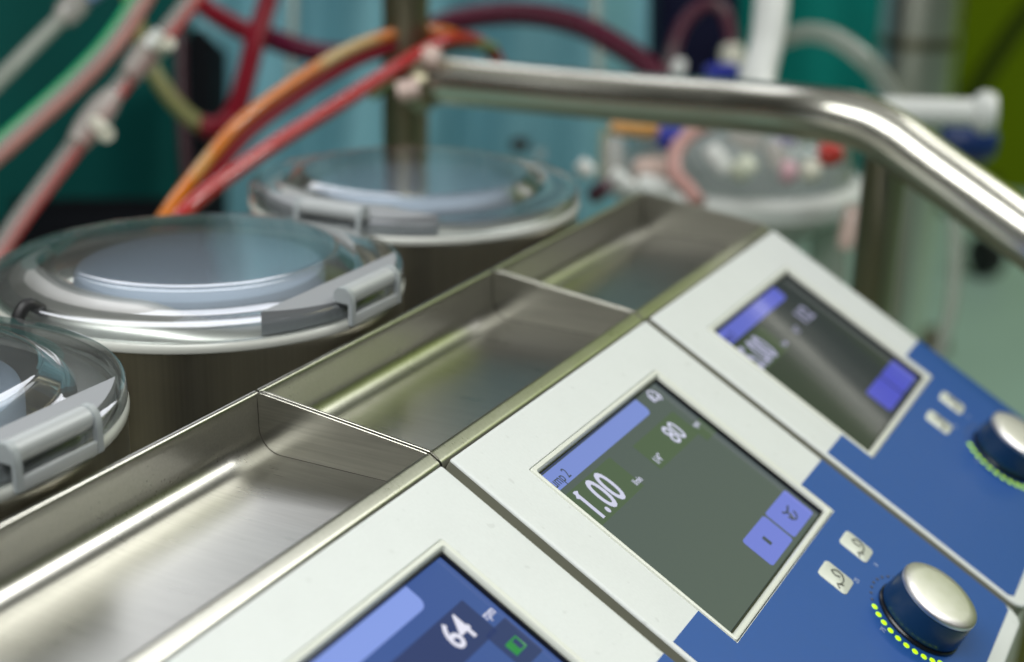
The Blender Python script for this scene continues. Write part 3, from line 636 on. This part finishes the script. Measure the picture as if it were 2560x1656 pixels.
part('white_cap', (1865, 395), (1905, 400), 1.15, 0.0090, M['cream'])
part('pink_cap', (1815, 400), (1850, 402), 1.15, 0.0090, plain('pink plastic', (0.62, 0.38, 0.42), 0.3))
part('yellow_cap', (1712, 375), (1745, 408), 1.15, 0.0105, plain('pale yellow plastic', (0.60, 0.63, 0.50), 0.3))
part('clear_port', (1700, 300), (1770, 330), 1.16, 0.0100, M['conn'])
part('clear_port', (1790, 330), (1815, 390), 1.16, 0.0080, M['conn'])
part('lilac_cap', (1800, 318), (1850, 322), 1.17, 0.0070, plain('pale lilac plastic', (0.42, 0.40, 0.60), 0.3))
part('clear_port', (1430, 320), (1425, 420), 1.18, 0.0090, M['conn'])
part('white_port', (1480, 430), (1560, 450), 1.16, 0.0100, M['white'])
part('white_port', (1650, 340), (1690, 400), 1.16, 0.0075, M['white'])
part('white_port', (1470, 400), (1560, 398), 1.22, 0.0120, M['pinkish'])
part('support_post', (1925, 500), (1925, 720), 1.30, 0.016, M['milky'])
on_res(from_bm('inner_core', lathe_bm([(0.002, 0.0), (0.055, 0.0), (0.050, 0.046), (0.002, 0.048)], 48, rc), plain('pale filter core', (0.62, 0.63, 0.62), 0.5)))
tube('pink_tube', [(1660, 285, 1.18), (1615, 305, 1.17), (1575, 345, 1.16), (1568, 400, 1.15), (1600, 440, 1.14), (1625, 475, 1.13)], 0.0062, plain('pale pink line', (0.50, 0.28, 0.25), 0.3), 'pale pink tube curling over the front of the clear reservoir')
part('pink_port', (1985, 480), (1965, 580), 1.20, 0.0075, M['pinkish'])
# little fittings left of the reservoir
capsule('bottle_stopper', (1385, 428), (1408, 458), 1.10, 0.0102, plain('plum plastic', (0.10, 0.035, 0.06), 0.4), 'plum coloured cap beside the farthest pump lid', 'cap')
capsule('white_fitting', (1345, 378), (1375, 408), 1.15, 0.0065, M['white'], 'small white fitting above the plum cap', 'fitting')
capsule('white_fitting', (1418, 405), (1470, 452), 1.13, 0.0085, M['white'], 'larger white fitting right of the plum cap', 'fitting')
capsule('white_fitting', (1240, 358), (1270, 364), 1.25, 0.0070, M['frost'], 'small frosted fitting beside the black knob on the blue drape', 'fitting')
capsule('black_knob', (1208, 322), (1209, 352), 1.5, 0.0095, M['black'], 'small black knob in front of the pale blue drape', 'knob')
tube('upright_line', [(1408, 300, 1.2), (1405, 360, 1.2), (1402, 430, 1.2)], 0.0045, plain('pale green line', (0.30, 0.34, 0.24), 0.4), 'short pale green upright line left of the reservoir')

# ------------------------------------------------------------------ low right: castor, cables
c = at(2290, 610, 4.12)
cas = empty('castor', (c.x, c.y, -0.95), 'black castor wheel on the mint floor seen under the rail', 'castor'); cas.rotation_euler = (0, 0, math.radians(55))
def wheel(r, w, z):
    b = bmesh.new(); lo = []
    for x, q in ((-w, 0.85), (-w * 0.8, 1), (w * 0.8, 1), (w, 0.85)):
        lo.append([(x, q * r * math.cos(2 * PI * i / 36), z + q * r * math.sin(2 * PI * i / 36)) for i in range(36)])
    return loops_bm(lo)
from_bm('wheel', wheel(0.058, 0.022, 0.058), M['black'], cas); from_bm('fork', box_bm((-0.03, -0.02, 0.06), (0.03, 0.03, 0.11), 0.008), M['black'], cas)
tube('cable', [(2212, 430, 1.2), (2222, 560, 1.2), (2214, 700, 1.2), (2188, 800, 1.2), (2150, 900, 1.2)], 0.0055, M['milky'], 'pale grey cable hanging between the rail and the farthest console', 'cable')
tag(blk('floor_cabinet', 2135, 2215, 760, 850, 2.9, 0.3, M['dark_steel'], 'dark low cabinet standing on the mint floor behind the farthest console', 'cabinet', 0.02))
tag(from_bm('band', tube_bm([at(2560, -160, 4.3), at(2381, 40, 4.3), at(2250, 235, 4.3)], 0.028, 16, 6), plain('dark green band', (0.035, 0.055, 0.004), 0.8, spec=0.1)), 'dark green diagonal strap before the green wall', 'band')  # dark green tube drawn as a diagonal stripe across the wall
